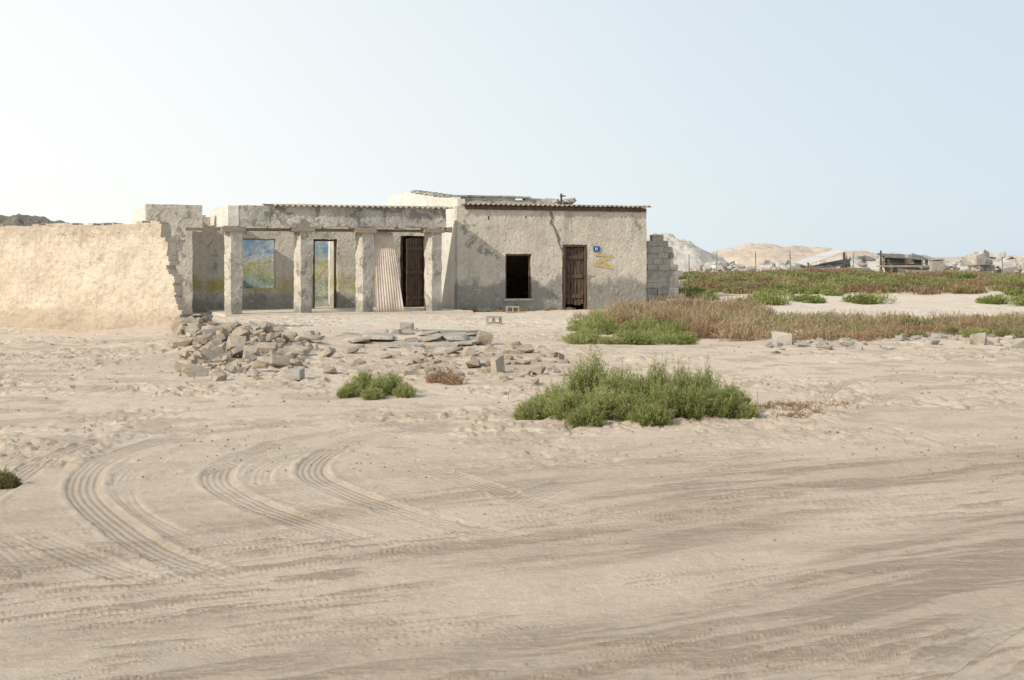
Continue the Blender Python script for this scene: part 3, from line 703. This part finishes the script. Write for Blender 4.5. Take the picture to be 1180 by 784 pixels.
def SF(u,v,z): x=at(928,64);return (x+u,64+v,tz(x+2,64)+.16+z*1.1)
def panel(name,a,b,c,d,mat,t=.06):
    o=meshobj(name,[SF(*p) for p in (a,b,c,d)],[(0,1,2,3)],mat);m=o.modifiers.new('s','SOLIDIFY');m.thickness=t;par(o,shed)
M_pan=simple('fallen_panel_pale',(.5,.48,.44),(.6,.58,.54),2,.8,.01);M_pand=simple('fallen_panel_dark',(.13,.12,.11),(.22,.21,.19),2,.8,.01)
panel('roof_panel_1',(0,0,.35),(2.0,0,.98),(2.0,2,1.1),(-.1,2,.5),M_pan)
panel('roof_panel_2',(1.2,.2,.25),(3.6,.2,.62),(3.6,2.2,.8),(1.2,2.2,.4),M_pand)
panel('roof_panel_3',(4.0,-.2,.75),(6.2,-.2,.60),(6.2,1.4,.8),(4.0,1.4,.9),M_pand)
panel('wall_panel',(2.3,-.1,0),(3.7,-.1,0),(3.8,.2,.50),(2.3,.2,.55),M_pan)
panel('dark_tarp',(4.1,.3,0),(6.0,.3,0),(6.0,.4,.6),(4.1,.4,.7),M_pand)
par(boxes('posts',SF,[(.1,.2,0,.1,0,.45),(1.9,2.0,0,.1,0,.95),(4.1,4.2,-.1,.0,0,.75),(6.0,6.1,-.1,.0,0,.62),(2.9,3.0,.1,.2,0,.7),(3.75,3.83,0,.1,0,1.0)],M_wood,.02),shed)
par(boxes('beams',SF,[(-.5,3.2,-.2,-.1,.12,.2),(3.5,7,-.3,-.2,.25,.33),(5,7.5,-.3,-.15,.02,.12)],M_woodl,.05),shed)
gate=empty('brick_pillar',(at(1081,62),62,.8))
def PF(u,v,z): x=at(1081,62);return (x+u,62+v,tz(x,62)+z)
par(gwall('shaft',PF,-.26,.26,-.2,.85,0,.5,M_rubd,None,.08,.02),gate)
par(boxes('cap',PF,[(-.30,.30,-.05,.55,.86,.93)],M_rubd,.01),gate)
fence=empty('wire_fence',(at(980,58),58,.8))
V=[];Fc=[]
def tube(V,Fc,a,b,r,n=6):
    a=Vector(a);b=Vector(b);d=(b-a).normalized();s=d.orthogonal().normalized();t=d.cross(s);k=len(V)
    for e in(a,b):
        for i in range(n):V.append(e+s*r*math.cos(6.283*i/n)+t*r*math.sin(6.283*i/n))
    for i in range(n):Fc.append((k+i,k+(i+1)%n,k+n+(i+1)%n,k+n+i))
    Fc.append(tuple(k+n+i for i in range(n)))
xs=[at(p,58) for p in (794,829,870,907,986,1067,1150,1232)]
PT=[]
for i,x in enumerate(xs):
    y=58+.8*math.sin(i*1.7);z=tz(x,y);ln=R(-.05,.05);tube(V,Fc,(x,y,z-.2),(x+ln,y,z+R(1.0,1.25)),.022);PT.append((x,y,z))
par(meshobj('posts',V,Fc,M_metal),fence)
V=[];Fc=[]
for i in range(len(PT)-1):
    a,b=PT[i],PT[i+1]
    for h in (.4,.7,.95):tube(V,Fc,(a[0],a[1],a[2]+h),(b[0],b[1],b[2]+h),.004,4)
par(meshobj('wires',V,Fc,M_metal),fence)
# ---------------- light, sky, camera ----------------
el=math.radians(33);h=Vector((-.766,-.643)).normalized()
ts=Vector((h.x*math.cos(el),h.y*math.cos(el),math.sin(el)))
sun=bpy.data.lights.new('sun','SUN');sun.energy=3.9;sun.angle=math.radians(.7);sun.color=(1,.92,.80)
so=link(bpy.data.objects.new('sun',sun));so.rotation_euler=(-ts).to_track_quat('-Z','Y').to_euler()
w=bpy.data.worlds.new('World');sc.world=w;w.use_nodes=True;nt=w.node_tree
sky=nt.nodes.new('ShaderNodeTexSky');sky.sky_type='NISHITA';sky.sun_disc=False;sky.sun_elevation=el;sky.sun_rotation=math.atan2(h.x,h.y)
sky.air_density=1.0;sky.dust_density=1.0;sky.ozone_density=1.0
tc=nt.nodes.new('ShaderNodeTexCoord');sp_=nt.nodes.new('ShaderNodeSeparateXYZ');nt.links.new(tc.outputs['Generated'],sp_.inputs[0])
side=mt(nt,'ADD',sp_.outputs[0],mt(nt,'MULTIPLY',sp_.outputs[2],.45))
hz=mx(nt,mr(nt,side,-.50,.50),(11.0,11.0,10.7),(6.9,8.0,8.8))
hz=mx(nt,mr(nt,sp_.outputs[2],.15,.9),hz,(5.3,6.5,7.9))
col=mx(nt,.90,sky.outputs[0],hz)
bg=nt.nodes['Background'];nt.links.new(col,bg.inputs[0]);bg.inputs[1].default_value=.1
cam=bpy.data.cameras.new('camera');cam.sensor_width=36;cam.lens=45;cam.shift_y=-92/1180;cam.clip_end=8000;cam.clip_start=.1
co=link(bpy.data.objects.new('camera',cam));co.location=(0,0,CH);co.rotation_euler=(math.pi/2,0,0);sc.camera=co
sc.view_settings.view_transform='Standard';sc.view_settings.look='None';sc.view_settings.exposure=0
